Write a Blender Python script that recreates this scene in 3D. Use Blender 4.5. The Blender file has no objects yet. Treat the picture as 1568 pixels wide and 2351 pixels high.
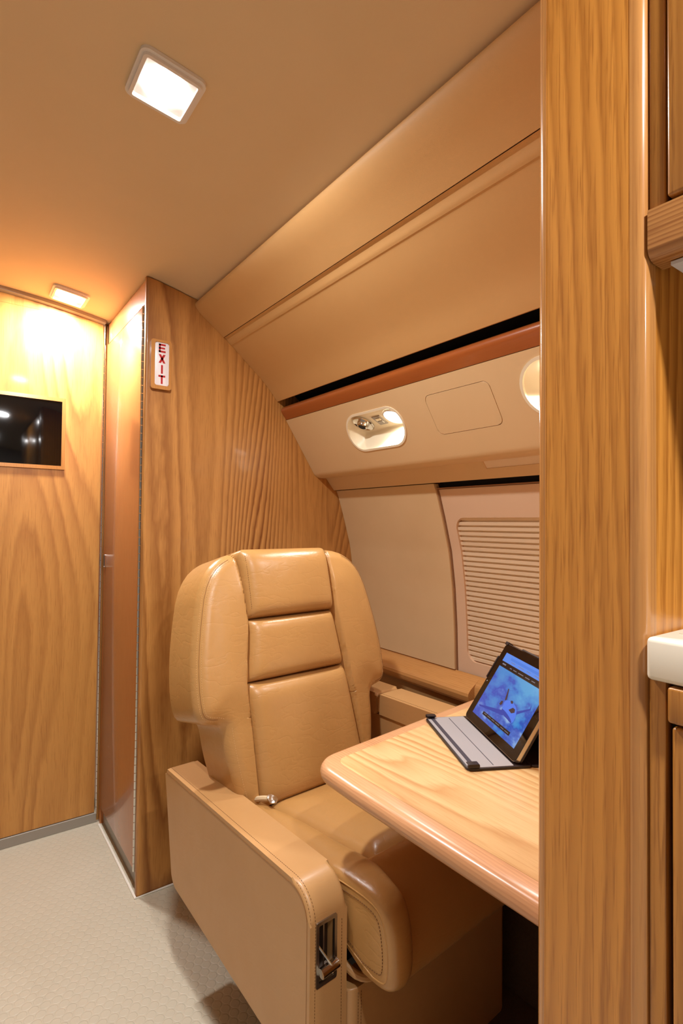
import bpy, bmesh, math, random
from mathutils import Vector, Matrix

C = bpy.context.scene
COL = C.collection
PI = math.pi
random.seed(7)

# ------------------------------------------------------------------ camera
def make_camera():
    f, yaw, pitch, roll = 1245.0, math.radians(35.887), math.radians(1.1987), math.radians(-0.5585)
    cy, sy, cp, sp = math.cos(yaw), math.sin(yaw), math.cos(pitch), math.sin(pitch)
    fw = Vector((sy * cp, cy * cp, sp))
    r = Vector((cy, -sy, 0))
    d = fw.cross(r)
    cr, sr = math.cos(roll), math.sin(roll)
    r2 = r * cr + d * sr
    d2 = d * cr - r * sr
    cam = bpy.data.cameras.new('camera')
    cam.sensor_fit = 'HORIZONTAL'
    cam.sensor_width = 36.0
    cam.lens = f / 1568 * 36
    cam.clip_start = 0.02
    o = bpy.data.objects.new('camera', cam)
    COL.objects.link(o)
    m = Matrix((r2, -d2, -fw)).transposed().to_4x4()
    m.translation = Vector((0, 0, 1.1))
    o.matrix_world = m
    C.camera = o
make_camera()

# ------------------------------------------------------------------ world, exposure, light levels
w = bpy.data.worlds.new('world')
C.world = w
w.use_nodes = True
w.node_tree.nodes['Background'].inputs[0].default_value = (1, .93, .84, 1)
w.node_tree.nodes['Background'].inputs[1].default_value = 0.0
C.view_settings.view_transform = 'Standard'
C.view_settings.look = 'None'
C.view_settings.gamma = 1.0
C.view_settings.use_curve_mapping = False
C.view_settings.exposure = 0.08
LAMP_COL = (1.0, .985, .99)
CEIL_W = 13.0          # each ceiling lamp
READ_W = 1.6          # reading lamps
try:
    C.cycles.use_denoising = True
    C.cycles.max_bounces = 10
    C.cycles.diffuse_bounces = 6
    C.cycles.sample_clamp_indirect = 6.0
except Exception:
    pass

# ------------------------------------------------------------------ materials
def lin(c):
    if isinstance(c, str):
        c = tuple(int(c[i:i + 2], 16) / 255 for i in (0, 2, 4))
    return tuple((x / 12.92 if x <= .04045 else ((x + .055) / 1.055) ** 2.4) for x in c) + (1,)

class G:
    """small node-graph helper"""
    def __init__(s, name):
        s.m = bpy.data.materials.new(name)
        s.m.use_nodes = True
        s.t = s.m.node_tree
        s.b = s.t.nodes['Principled BSDF']
    def n(s, kind, **kw):
        x = s.t.nodes.new(kind)
        for k, v in kw.items():
            setattr(x, k, v)
        return x
    def l(s, a, b):
        s.t.links.new(a, b)
    def math(s, op, a, b=None, c=None):
        x = s.n('ShaderNodeMath', operation=op)
        for i, v in enumerate((a, b, c)):
            if v is None:
                continue
            if hasattr(v, 'links'):
                s.l(v, x.inputs[i])
            else:
                x.inputs[i].default_value = v
        return x.outputs[0]
    def coords(s, scale=(1, 1, 1), rot=(0, 0, 0), loc=(0, 0, 0)):
        tc = s.n('ShaderNodeTexCoord')
        mp = s.n('ShaderNodeMapping')
        mp.inputs['Scale'].default_value = scale
        mp.inputs['Rotation'].default_value = rot
        mp.inputs['Location'].default_value = loc
        s.l(tc.outputs['Object'], mp.inputs['Vector'])
        return mp.outputs[0]
    def noise(s, vec, scale, detail=2, rough=.5):
        x = s.n('ShaderNodeTexNoise')
        x.inputs['Scale'].default_value = scale
        x.inputs['Detail'].default_value = detail
        x.inputs['Roughness'].default_value = rough
        s.l(vec, x.inputs['Vector'])
        return x.outputs['Fac']
    def ramp(s, fac, stops):
        x = s.n('ShaderNodeValToRGB')
        e = x.color_ramp.elements
        while len(e) < len(stops):
            e.new(.5)
        for el, (p, c) in zip(e, stops):
            el.position = p
            el.color = c if len(c) == 4 else c + (1,)
        s.l(fac, x.inputs[0])
        return x.outputs[0]
    def mix(s, fac, a, b, mode='MIX'):
        x = s.n('ShaderNodeMix', data_type='RGBA', blend_type=mode)
        for i, v in ((0, fac), (6, a), (7, b)):
            if hasattr(v, 'links'):
                s.l(v, x.inputs[i])
            else:
                x.inputs[i].default_value = v
        return x.outputs[2]
    def bump(s, h, strength=.2, dist=.002):
        x = s.n('ShaderNodeBump')
        x.inputs['Strength'].default_value = strength
        x.inputs['Distance'].default_value = dist
        s.l(h, x.inputs['Height'])
        s.l(x.outputs[0], s.b.inputs['Normal'])
    def set(s, **kw):
        for k, v in kw.items():
            s.b.inputs[k.replace('_', ' ')].default_value = v

def plain(name, col, rough=.5, metal=0.0, **kw):
    g = G(name)
    g.set(Base_Color=lin(col), Roughness=rough, Metallic=metal, **kw)
    return g.m

def wood(name, light, mid, dark, axis='Z', freq=55, amp=9, nscale=3.0, squeeze=.16, rough=.3, coat=.25, loc=(0, 0, 0), contrast=1.0, pore=.35, coat_rough=.08):
    """veneer: contour bands of a stretched noise give cathedral figure along one axis"""
    g = G(name)
    sc = {'Z': (1, 1, squeeze), 'X': (squeeze, 1, 1), 'Y': (1, squeeze, 1)}[axis]
    v = g.coords(sc, loc=loc)
    sep = g.n('ShaderNodeSeparateXYZ')
    g.l(v, sep.inputs[0])
    ax = {'Z': ('X', 'Y'), 'X': ('Y', 'Z'), 'Y': ('X', 'Z')}[axis]
    across = g.math('ADD', sep.outputs[ax[0]], sep.outputs[ax[1]])
    n1 = g.noise(v, nscale, 2.2, .42)
    jv = g.coords({'Z': (1, 1, .22), 'X': (.22, 1, 1), 'Y': (1, .22, 1)}[axis])
    n2 = g.noise(jv, 60, 2, .6)
    ph = g.math('MULTIPLY_ADD', across, freq, g.math('MULTIPLY', n1, amp))
    ph = g.math('MULTIPLY_ADD', n2, .38, ph)
    fr = g.math('FRACT', ph)
    saw = g.math('POWER', fr, 1.6)                     # soft early wood, sharp late wood line
    edge = g.math('MINIMUM', saw, g.math('MULTIPLY', g.math('SUBTRACT', 1.0, fr), 3.0))
    vary = g.noise(v, nscale * 2.1, 1, .5)
    vary = g.math('MULTIPLY_ADD', vary, 2.4, -.55)
    bl = g.noise(v, nscale * .8, 2, .5)
    base = g.mix(bl, lin(light), lin(mid))
    fac = g.math('MULTIPLY', edge, g.math('MULTIPLY', g.math('MAXIMUM', vary, .18), contrast * 1.3))
    col = g.mix(fac, base, lin(dark))
    sp = {'Z': (1, 1, .035), 'X': (.035, 1, 1), 'Y': (1, .035, 1)}[axis]
    pv = g.coords(sp)
    pr = g.noise(pv, 420, 2, .6)
    pm = g.ramp(pr, [(.30, (1, 1, 1)), (.48, (0, 0, 0))])
    col = g.mix(g.math('MULTIPLY', pm, pore), col, lin(dark), 'MIX')
    g.l(col, g.b.inputs['Base Color'])
    g.set(Roughness=rough, Coat_Weight=coat, Coat_Roughness=coat_rough)
    g.bump(pr, .06, .0006)
    return g.m

def suede(name, c1, c2, rough=.75, bump=.25):
    g = G(name)
    v = g.coords()
    n = g.noise(v, 5, 4, .6)
    g.l(g.mix(n, lin(c1), lin(c2)), g.b.inputs['Base Color'])
    g.set(Roughness=rough)
    g.bump(g.noise(v, 650, 3, .6), bump, .0008)
    return g.m

def leather(name, c1, c2, rough=.36, wrinkle=.28):
    g = G(name)
    v = g.coords()
    n = g.noise(v, 7, 3, .55)
    g.l(g.mix(n, lin(c1), lin(c2)), g.b.inputs['Base Color'])
    g.set(Roughness=rough, Coat_Weight=.12, Coat_Roughness=.22)
    rn = g.noise(v, 18, 3, .6)
    g.l(g.math('MULTIPLY_ADD', rn, .16, rough - .08), g.b.inputs['Roughness'])
    vo = g.n('ShaderNodeTexVoronoi', feature='DISTANCE_TO_EDGE')
    vo.inputs['Scale'].default_value = 620
    g.l(v, vo.inputs['Vector'])
    big = g.noise(g.coords((1, 1.0, .55)), 22, 3, .5)
    cr = g.noise(g.coords((1, 1, 2.6), (.3, .5, .2)), 13, 2, .5)
    cr = g.math('SUBTRACT', 1.0, g.math('ABSOLUTE', g.math('MULTIPLY_ADD', cr, 2.0, -1.0)))
    cr = g.math('POWER', cr, 22)                        # fine creases
    h = g.math('ADD', g.math('MULTIPLY', vo.outputs[0], .25), g.math('MULTIPLY', big, 2.2))
    h = g.math('MULTIPLY_ADD', cr, -.28, h)
    g.bump(h, wrinkle, .0022)
    return g.m

M = {}
M['oak_wall'] = wood('oak veneer', 'CC944C', 'BF843E', '8C501A', 'Z', nscale=2.2, amp=32, squeeze=.11, freq=22, rough=.42, coat=.05, contrast=.95)
M['oak_end'] = wood('oak veneer end panel', 'CA9452', 'B67C3C', '784010', 'Z', nscale=2.5, amp=36, squeeze=.12, freq=22, rough=.4, coat=.08, loc=(3.3, 0, 1.75), contrast=1.15)
M['oak_post'] = wood('oak veneer post', 'D8994A', 'CB8634', '8A4C16', 'Z', nscale=5.0, amp=8, squeeze=.11, freq=58, rough=.24, coat=.3, loc=(1.1, 2.2, .4), contrast=.85, pore=.5)
M['oak_edge'] = wood('solid oak edging', 'C68F52', 'B87D40', '90562C', 'Z', nscale=6, amp=2.5, squeeze=.03, freq=200, rough=.18, coat=.6, loc=(.3, .1, .2), contrast=.6)
M['oak_cab'] = wood('oak cabinet wood', 'BA823E', 'AC7230', '7C481A', 'Z', nscale=5, amp=4, squeeze=.06, freq=80, rough=.25, coat=.3, contrast=.6, pore=.6)
M['oak_rail'] = wood('oak rail wood', 'BE8850', 'B47C44', '844E26', 'Y', nscale=5, amp=3, squeeze=.05, freq=260, rough=.25, coat=.3, contrast=.7, pore=.6)
M['oak_table'] = wood('oak table veneer', 'E0C08C', 'D6AE74', 'AE7436', 'Y', nscale=4.4, amp=24, squeeze=.15, freq=16, rough=.34, coat=.12, loc=(.4, .9, 0), contrast=1.1, coat_rough=.2)
M['oak_table_edge'] = wood('oak table edging', 'D6A478', 'CA9262', 'A06840', 'Y', nscale=6, amp=2, squeeze=.03, freq=160, rough=.3, coat=.3, contrast=.6, coat_rough=.28)
M['oak_ledge'] = wood('oak ledge wood', 'CB965A', 'C0884C', '9D6836', 'Y', nscale=4, amp=2, squeeze=.05, freq=120, rough=.25, coat=.4, contrast=.4)
M['cherry'] = wood('cherry veneer', 'BA7A48', 'B06C3A', '8F5228', 'Z', nscale=4, amp=1.5, squeeze=.05, freq=120, rough=.26, coat=.3, contrast=.35, pore=.25)
M['cherry_rail'] = wood('cherry rail', 'A85C2A', '9C5022', '7C3C16', 'Y', nscale=4, amp=2, squeeze=.1, freq=50, rough=.3, coat=.3, contrast=.3, pore=.15)
M['ceiling'] = suede('tan headliner', 'DDC6A0', 'D6BE96', .7, .2)
M['bin'] = suede('tan wrapped panel', 'D0A268', 'C99A5E', .6, .25)
M['psu'] = suede('light tan panel', 'DEBE90', 'D8B686', .55, .22)
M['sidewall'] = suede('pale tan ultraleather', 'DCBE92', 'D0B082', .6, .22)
M['window_panel'] = suede('pink beige moulding', 'DCBC9C', 'D8B696', .5, .05)
M['shade'] = suede('pleated shade fabric', 'EAD6B8', 'E4CEAE', .75, .1)
M['cabin_far'] = suede('cabin lining', 'A8A39C', 'A09C95', .7, .1)
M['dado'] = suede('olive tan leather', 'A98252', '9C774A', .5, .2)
M['leather'] = leather('tan leather', 'BC8E55', 'B2844A', .31)
M['leather_arm'] = leather('tan arm leather', 'BE925E', 'B58854', .42, .12)
M['thread'] = plain('tan thread', 'C9A06A', .7)
M['dark_thread'] = plain('brown thread', '6B4420', .7)
M['seam'] = plain('dark seam', '8A5E30', .7)
M['chrome'] = plain('polished chrome', 'D8D6D2', .12, 1.0)
M['steel'] = plain('brushed steel', 'A9A29A', .3, 1.0)
M['bezel'] = plain('satin lamp bezel', 'E2DDD8', .35, .0)
M['black'] = plain('black liner', '120B07', .8)
M['dark_metal'] = plain('dark recess metal', '4A3A2C', .35, .8)
M['glass'] = plain('black glass', '050506', .03, 0, Specular_IOR_Level=.6)
M['cream'] = plain('cream plastic', 'EFE3C6', .35)
M['counter'] = plain('cream solid surface', 'F2EBD8', .25, 0, Coat_Weight=.3)
M['diffuser'] = plain('white light cover', 'DAD8D8', .4)
M['kick'] = plain('grey metal kick plate', '9C958A', .45, .3)
M['seal'] = plain('brown window seal', '8A6140', .6)
M['sign_face'] = plain('white sign plastic', 'E6E0E0', .25)
M['sign_red'] = plain('red lettering', 'B01318', .4)
M['caulk'] = plain('white sealant', 'E9E4D8', .5)
M['webbing'] = plain('beige webbing', 'CDB48C', .8)
M['lining'] = suede('grey suede lining', '9E9896', '96908E', .85, .1)
M['case'] = plain('black brown leather cover', '231817', .45)
M['elastic'] = plain('dark elastic', '3A333B', .8)
M['tablet_edge'] = plain('aluminium', 'C9C5C0', .3, .9)
M['silver_print'] = plain('pale print', 'D5DEE0', .4)

def floor_mat():
    g = G('beige coin vinyl')
    tc = g.n('ShaderNodeTexCoord')
    P = .0235
    def cell(ox, oy):
        mp = g.n('ShaderNodeMapping')
        mp.inputs['Location'].default_value = (ox, oy, 0)
        mp.inputs['Rotation'].default_value = (0, 0, .0)
        g.l(tc.outputs['Object'], mp.inputs[0])
        sep = g.n('ShaderNodeSeparateXYZ')
        g.l(mp.outputs[0], sep.inputs[0])
        a = g.math('SUBTRACT', g.math('FRACT', g.math('DIVIDE', sep.outputs[0], P)), .5)
        a = g.math('MULTIPLY', a, P)
        q = P * 1.7320508
        b = g.math('SUBTRACT', g.math('FRACT', g.math('DIVIDE', sep.outputs[1], q)), .5)
        b = g.math('MULTIPLY', b, q)
        return g.math('SQRT', g.math('ADD', g.math('MULTIPLY', a, a), g.math('MULTIPLY', b, b)))
    d = g.math('MINIMUM', cell(0, 0), cell(P / 2, P * .8660254))
    h = g.n('ShaderNodeMapRange', interpolation_type='SMOOTHSTEP')
    h.inputs['From Min'].default_value = .0094
    h.inputs['From Max'].default_value = .0112
    h.inputs['To Min'].default_value = 1
    h.inputs['To Max'].default_value = 0
    g.l(d, h.inputs['Value'])
    v = g.coords()
    n = g.noise(v, 3.5, 5, .6)
    g.l(g.mix(n, lin('C4BCA8'), lin('B8AF99')), g.b.inputs['Base Color'])
    g.set(Roughness=.42)
    g.bump(h.outputs[0], .5, .0012)
    return g.m
M['floor'] = floor_mat()

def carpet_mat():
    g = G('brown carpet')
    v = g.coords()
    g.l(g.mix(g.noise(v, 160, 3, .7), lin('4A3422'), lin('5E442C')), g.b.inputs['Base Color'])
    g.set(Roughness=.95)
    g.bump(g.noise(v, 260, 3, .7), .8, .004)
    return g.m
M['carpet'] = carpet_mat()

def emit(name, col, strength):
    g = G(name)
    c = col if len(col) == 4 and not isinstance(col, str) else lin(col)
    g.set(Base_Color=(0, 0, 0, 1), Emission_Color=c, Emission_Strength=strength, Roughness=.2)
    return g.m
M['bulb'] = emit('lit lamp', 'FFFAF4', 22)
M['bulb_read'] = emit('lit reading lamp', 'FFF4E6', 30)

def sky_screen():
    g = G('screen sky picture')
    tc = g.n('ShaderNodeTexCoord')
    sep = g.n('ShaderNodeSeparateXYZ')
    g.l(tc.outputs['Object'], sep.inputs[0])
    mp = g.n('ShaderNodeMapping')
    mp.inputs['Scale'].default_value = (1, 1.7, 1)
    g.l(tc.outputs['Object'], mp.inputs[0])
    n = g.noise(mp.outputs[0], 15, 4, .52)
    up = g.n('ShaderNodeMapRange')
    up.inputs['From Min'].default_value = .015
    up.inputs['From Max'].default_value = .135
    g.l(sep.outputs[1], up.inputs['Value'])
    f = g.math('SUBTRACT', n, g.math('MULTIPLY', g.math('POWER', up.outputs[0], 3), .28))
    col = g.ramp(f, [(.26, lin('56AEEA')), (.40, lin('3F8CE0')), (.47, lin('2F5AC6')), (.53, lin('4E7CDA')), (.60, lin('8CB8F0')), (.70, lin('B4D6FA'))])
    side = g.n('ShaderNodeMapRange')
    side.inputs['From Min'].default_value = .02
    side.inputs['From Max'].default_value = .15
    g.l(sep.outputs[0], side.inputs['Value'])
    col = g.mix(side.outputs[0], g.mix(.45, col, lin('4B57CE')), col)
    g.set(Base_Color=(.0, .0, .0, 1), Roughness=.08)
    g.l(col, g.b.inputs['Emission Color'])
    g.b.inputs['Emission Strength'].default_value = .75
    return g.m
M['screen_sky'] = sky_screen()
M['screen_blue'] = emit('screen bright blue', '5F93F2', .85)
M['screen_blue2'] = emit('screen field blue', '4F86E8', .85)
M['screen_dark'] = emit('screen dark bar', '1E1718', .7)
M['screen_plane'] = emit('screen jet blue', '2746B0', .8)
M['screen_plane2'] = emit('screen jet light blue', '4A7CEC', .9)
M['screen_shadow'] = emit('screen jet brown', '4A3A48', .6)
M['screen_text'] = emit('screen pale strokes', '8E8C98', .7)

# ------------------------------------------------------------------ mesh helpers
def finish(name, bm, mat, parent=None, angle=35, weighted=False, smooth=True):
    bmesh.ops.recalc_face_normals(bm, faces=bm.faces[:])
    me = bpy.data.meshes.new(name)
    bm.to_mesh(me)
    bm.free()
    if smooth:
        me.polygons.foreach_set('use_smooth', [True] * len(me.polygons))
        try:
            me.set_sharp_from_angle(angle=math.radians(angle))
        except Exception:
            pass
    for m in (mat if isinstance(mat, (list, tuple)) else [mat]):
        me.materials.append(m)
    o = bpy.data.objects.new(name, me)
    COL.objects.link(o)
    if parent is not None:
        o.parent = parent
    if weighted:
        md = o.modifiers.new('wn', 'WEIGHTED_NORMAL')
        md.keep_sharp = True
    return o

def tag(o, label=None, cat=None, group=None, kind=None):
    if label: o['label'] = label
    if cat: o['category'] = cat
    if group: o['group'] = group
    if kind: o['kind'] = kind
    return o

def thing(name, label, cat, loc=(0, 0, 0), rot=(0, 0, 0), group=None):
    o = bpy.data.objects.new(name, None)
    o.empty_display_size = .05
    COL.objects.link(o)
    o.location = loc
    o.rotation_euler = rot
    return tag(o, label, cat, group)

def struct(name, bm, mat, parent=None, **kw):
    o = finish(name, bm, mat, parent, **kw)
    if parent is None:
        o['kind'] = 'structure'
    return o

def round_poly(pts, r, seg=6):
    """rounds each corner of a closed 2D polygon; r is a number or one per corner"""
    out = []
    n = len(pts)
    for i in range(n):
        p = Vector(pts[i]); a = Vector(pts[i - 1]); b = Vector(pts[(i + 1) % n])
        ri = r[i] if isinstance(r, (list, tuple)) else r
        if ri <= 1e-6:
            out.append(tuple(p)); continue
        va = (a - p); vb = (b - p)
        la, lb = va.length, vb.length
        va.normalize(); vb.normalize()
        ang = va.angle(vb)
        d = min(ri / math.tan(ang / 2), la * .49, lb * .49)
        rr = d * math.tan(ang / 2)
        bis = (va + vb)
        if bis.length < 1e-6:
            out.append(tuple(p)); continue
        bis.normalize()
        c = p + bis * (rr / math.sin(ang / 2))
        s = p + va * d; e = p + vb * d
        a0 = math.atan2(s.y - c.y, s.x - c.x); a1 = math.atan2(e.y - c.y, e.x - c.x)
        da = (a1 - a0 + PI) % (2 * PI) - PI
        for k in range(seg + 1):
            t = a0 + da * k / seg
            out.append((c.x + rr * math.cos(t), c.y + rr * math.sin(t)))
    return out

def prism_bm(poly, P, c0, c1, bevel=0, seg=3, both=True, bm=None):
    """extrude a 2D polygon; P(a, b, c) gives the 3D point"""
    own = bm is None
    if own:
        bm = bmesh.new()
    lo = [bm.verts.new(P(a, b, c0)) for a, b in poly]
    hi = [bm.verts.new(P(a, b, c1)) for a, b in poly]
    n = len(poly)
    f0 = bm.faces.new(lo[::-1]); f1 = bm.faces.new(hi)
    for i in range(n):
        j = (i + 1) % n
        bm.faces.new((lo[i], lo[j], hi[j], hi[i]))
    if bevel:
        ed = list(f1.edges) + (list(f0.edges) if both else [])
        bmesh.ops.bevel(bm, geom=ed, offset=bevel, segments=seg, affect='EDGES', profile=.5, clamp_overlap=True)
    return bm

XZY = lambda a, b, c: (a, c, b)      # polygon in x,z, extruded along y
XYZ = lambda a, b, c: (a, b, c)      # polygon in x,y, extruded along z
YZX = lambda a, b, c: (c, a, b)      # polygon in y,z, extruded along x

def box_bm(x0, x1, y0, y1, z0, z1, bevel=0, seg=2, bm=None):
    b2 = bmesh.new()
    bmesh.ops.create_cube(b2, size=1)
    for v in b2.verts:
        v.co = Vector(((x0 + x1) / 2 + v.co.x * (x1 - x0), (y0 + y1) / 2 + v.co.y * (y1 - y0), (z0 + z1) / 2 + v.co.z * (z1 - z0)))
    if bevel:
        bmesh.ops.bevel(b2, geom=b2.edges[:], offset=bevel, segments=seg, affect='EDGES', profile=.5, clamp_overlap=True)
    if bm is None:
        return b2
    me = bpy.data.meshes.new('t'); b2.to_mesh(me); b2.free(); bm.from_mesh(me); bpy.data.meshes.remove(me)
    return bm

def tube(bm, pts, r, seg=8, closed=False, cap=True):
    """round tube through 3D points"""
    pts = [Vector(p) for p in pts]
    n = len(pts)
    rings = []
    prev = None
    for i, p in enumerate(pts):
        if closed:
            t = pts[(i + 1) % n] - pts[i - 1]
        else:
            t = pts[min(i + 1, n - 1)] - pts[max(i - 1, 0)]
        t.normalize()
        if prev is None:
            u = t.orthogonal().normalized()
        else:
            u = (prev - t * prev.dot(t)).normalized()
        prev = u
        v = t.cross(u)
        rings.append([bm.verts.new(p + (u * math.cos(2 * PI * k / seg) + v * math.sin(2 * PI * k / seg)) * r) for k in range(seg)])
    m = n if closed else n - 1
    for i in range(m):
        a, b = rings[i], rings[(i + 1) % n]
        for k in range(seg):
            bm.faces.new((a[k], a[(k + 1) % seg], b[(k + 1) % seg], b[k]))
    if cap and not closed:
        bm.faces.new(rings[0][::-1]); bm.faces.new(rings[-1])
    return bm

def resample(pts, step):
    pts = [Vector(p) for p in pts]
    out = [pts[0]]
    acc = 0.0
    for a, b in zip(pts, pts[1:]):
        L = (b - a).length
        if L < 1e-9: continue
        d = step - acc
        while d <= L:
            out.append(a + (b - a) * (d / L)); d += step
        acc = (acc + L) % step if True else 0
    return out

def smooth_path(pts, it=3):
    pts = [Vector(p) for p in pts]
    for _ in range(it):
        q = [pts[0]]
        for a, b in zip(pts, pts[1:]):
            q += [a * .75 + b * .25, a * .25 + b * .75]
        q.append(pts[-1])
        pts = q
    return pts

def dashes(bm, pts, dash=.0032, gap=.0022, r=.00045):
    """a sewn line: short thread stitches along a path"""
    ps = resample(pts, dash + gap)
    for a, b in zip(ps, ps[1:]):
        d = b - a
        if d.length < 1e-6: continue
        tube(bm, [a, a + d * (dash / (dash + gap))], r, 4)
    return bm

def ring_bm(outer, inner, P, c0, c1, bm=None):
    """flat frame between two 2D loops with the same count of points, with thickness"""
    bm = bm or bmesh.new()
    n = len(outer)
    L = [[bm.verts.new(P(a, b, c)) for a, b in loop] for loop, c in ((outer, c0), (outer, c1), (inner, c1), (inner, c0))]
    for q in range(4):
        A, B = L[q], L[(q + 1) % 4]
        for i in range(n):
            j = (i + 1) % n
            bm.faces.new((A[i], A[j], B[j], B[i]))
    return bm

def inset_loop(loop, d):
    """moves a closed 2D loop inwards, mitred at its corners"""
    n = len(loop)
    area = sum(loop[i][0] * loop[(i + 1) % n][1] - loop[(i + 1) % n][0] * loop[i][1] for i in range(n))
    s = 1 if area > 0 else -1
    out = []
    for i in range(n):
        p = Vector(loop[i]); a = Vector(loop[i - 1]); b = Vector(loop[(i + 1) % n])
        t1 = p - a; t2 = b - p
        if t1.length < 1e-9: t1 = t2.copy()
        if t2.length < 1e-9: t2 = t1.copy()
        t1.normalize(); t2.normalize()
        m = Vector((-t1.y - t2.y, t1.x + t2.x)) * s
        if m.length < 1e-6:
            m = Vector((-t1.y, t1.x)) * s
        m.normalize()
        k = max(.35, m.dot(Vector((-t1.y, t1.x)) * s))
        q = p + m * (d / k)
        out.append((q.x, q.y))
    return out

def seg_dist(p, a, b):
    ax, ay = a; bx, by = b
    dx, dy = bx - ax, by - ay
    L = dx * dx + dy * dy
    t = 0 if L == 0 else max(0, min(1, ((p[0] - ax) * dx + (p[1] - ay) * dy) / L))
    return math.hypot(p[0] - ax - t * dx, p[1] - ay - t * dy)

def poly_dist(p, poly):
    return min(seg_dist(p, poly[i - 1], poly[i]) for i in range(len(poly)))

def row_span(poly, t):
    xs = []
    n = len(poly)
    for i in range(n):
        a, b = poly[i - 1], poly[i]
        if (a[1] - t) * (b[1] - t) <= 0 and a[1] != b[1]:
            xs.append(a[0] + (b[0] - a[0]) * (t - a[1]) / (b[1] - a[1]))
        elif a[1] == b[1] == t:
            xs += [a[0], b[0]]
    return (min(xs), max(xs)) if xs else None

def puffy(outline, P, front, r, back=None, bulge=0.0, R=.06, rows=40, cols=30, extra_t=(), hfun=None, bm=None):
    """stuffed panel: P(u, t, o); o falls to front-r at the outline; sides run back to `back`"""
    bm = bm or bmesh.new()
    tmin = min(p[1] for p in outline); tmax = max(p[1] for p in outline)
    ts = [tmin + (tmax - tmin) * (1 - math.cos(PI * i / rows)) / 2 for i in range(rows + 1)]
    e = (tmax - tmin) * 1e-5
    ts[0] += e; ts[-1] -= e
    ts = sorted(ts + list(extra_t))
    def h(u, t):
        d = poly_dist((u, t), outline)
        if hfun: return hfun(u, t, d)
        x = 1 - min(1.0, d / r) if r > 0 else 0
        b = min(1.0, d / R)
        return front - r * (1 - math.sqrt(max(0, 1 - x * x))) + bulge * (b * b * (3 - 2 * b))
    grid = []
    for t in ts:
        s = row_span(outline, t)
        u0, u1 = s
        row = []
        for k in range(cols + 1):
            u = u0 + (u1 - u0) * (1 - math.cos(PI * k / cols)) / 2
            row.append(bm.verts.new(P(u, t, h(u, t))))
        grid.append((t, u0, u1, row))
    for (ta, a0, a1, A), (tb, b0, b1, B) in zip(grid, grid[1:]):
        for k in range(cols):
            bm.faces.new((A[k], A[k + 1], B[k + 1], B[k]))
    if back is not None:
        loop = list(grid[0][3]) + [g[3][-1] for g in grid[1:]] + list(grid[-1][3][::-1][1:]) + [g[3][0] for g in grid[-2:0:-1]]
        uv = [(u0 + (u1 - u0) * (1 - math.cos(PI * k / cols)) / 2, t) for t, u0, u1, _ in grid[:1] for k in range(cols + 1)]
        uv += [(g[2], g[0]) for g in grid[1:]]
        t, u0, u1, _ = grid[-1]
        uv += [(u0 + (u1 - u0) * (1 - math.cos(PI * k / cols)) / 2, t) for k in range(cols - 1, -1, -1)]
        uv += [(g[1], g[0]) for g in grid[-2:0:-1]]
        bk = [bm.verts.new(P(u, t, back)) for u, t in uv]
        n = len(loop)
        for i in range(n):
            j = (i + 1) % n
            bm.faces.new((loop[i], loop[j], bk[j], bk[i]))
        bm.faces.new(bk[::-1])
    bmesh.ops.remove_doubles(bm, verts=bm.verts[:], dist=1e-6)
    return bm

def interp(x, xs, ys):
    if x <= xs[0]: return ys[0]
    for i in range(1, len(xs)):
        if x <= xs[i]:
            return ys[i - 1] + (ys[i] - ys[i - 1]) * (x - xs[i - 1]) / (xs[i] - xs[i - 1])
    return ys[-1]

def strip_prism(pts, back, y0, y1):
    """panel with a profile line in x,z and a line `back` behind it, along y"""
    return prism_bm(list(pts) + list(back)[::-1], XZY, y0, y1)

def smooth2(pts, it=2):
    return [tuple(p) for p in smooth_path([(a, b, 0) for a, b in pts], it)] if False else [(p.x, p.y) for p in smooth_path([(a, b, 0) for a, b in pts], it)]

# key planes of the cabin (metres)
Y_FWD = 2.147       # vestibule bulkhead
Y_END = 1.647       # end panel of the closet, facing the seat bay
Y_AFT = .322        # seat-bay face of the galley partition
Y_GAL = .217        # galley face of the partition
X_AISLE = .465      # aisle faces of closet and partition
def zc(x): return 1.885 - .215 * x * x

# ------------------------------------------------------------------ setting
b = box_bm(-1.35, 1.35, -2.2, 2.25, -.03, 0)
struct('floor', b, M['floor'], smooth=False)
xs = [-.67 + 1.34 * i / 40 for i in range(41)]
poly = [(x, zc(x)) for x in xs] + [(x, zc(x) + .03) for x in xs[::-1]]
struct('ceiling', prism_bm(poly, XZY, -2.2, 2.2), M['ceiling'], angle=20)

# fuselage shell, right and left, and the wall behind the viewpoint
shell = [(.67, 1.83), (.80, 1.76), (.98, 1.60), (1.16, 1.36), (1.29, 1.1), (1.33, .8), (1.32, .5), (1.2, .0)]
shell_out = [(x + .04, z + .02) for x, z in shell]
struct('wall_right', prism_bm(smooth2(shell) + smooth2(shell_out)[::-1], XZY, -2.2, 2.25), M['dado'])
left = [(-.62, 1.80), (-.71, 1.70), (-.91, 1.52), (-1.1, 1.27), (-1.23, 1.02), (-1.26, .65), (-1.2, .45), (-1.09, 0)]
struct('wall_left', prism_bm(smooth2(left) + [(x - .05, z + .03) for x, z in smooth2(left)][::-1], XZY, -2.2, 2.25), M['cabin_far'])
struct('wall_back', box_bm(-1.35, 1.35, -2.25, -2.2, 0, 1.95), M['cabin_far'], smooth=False)

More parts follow.
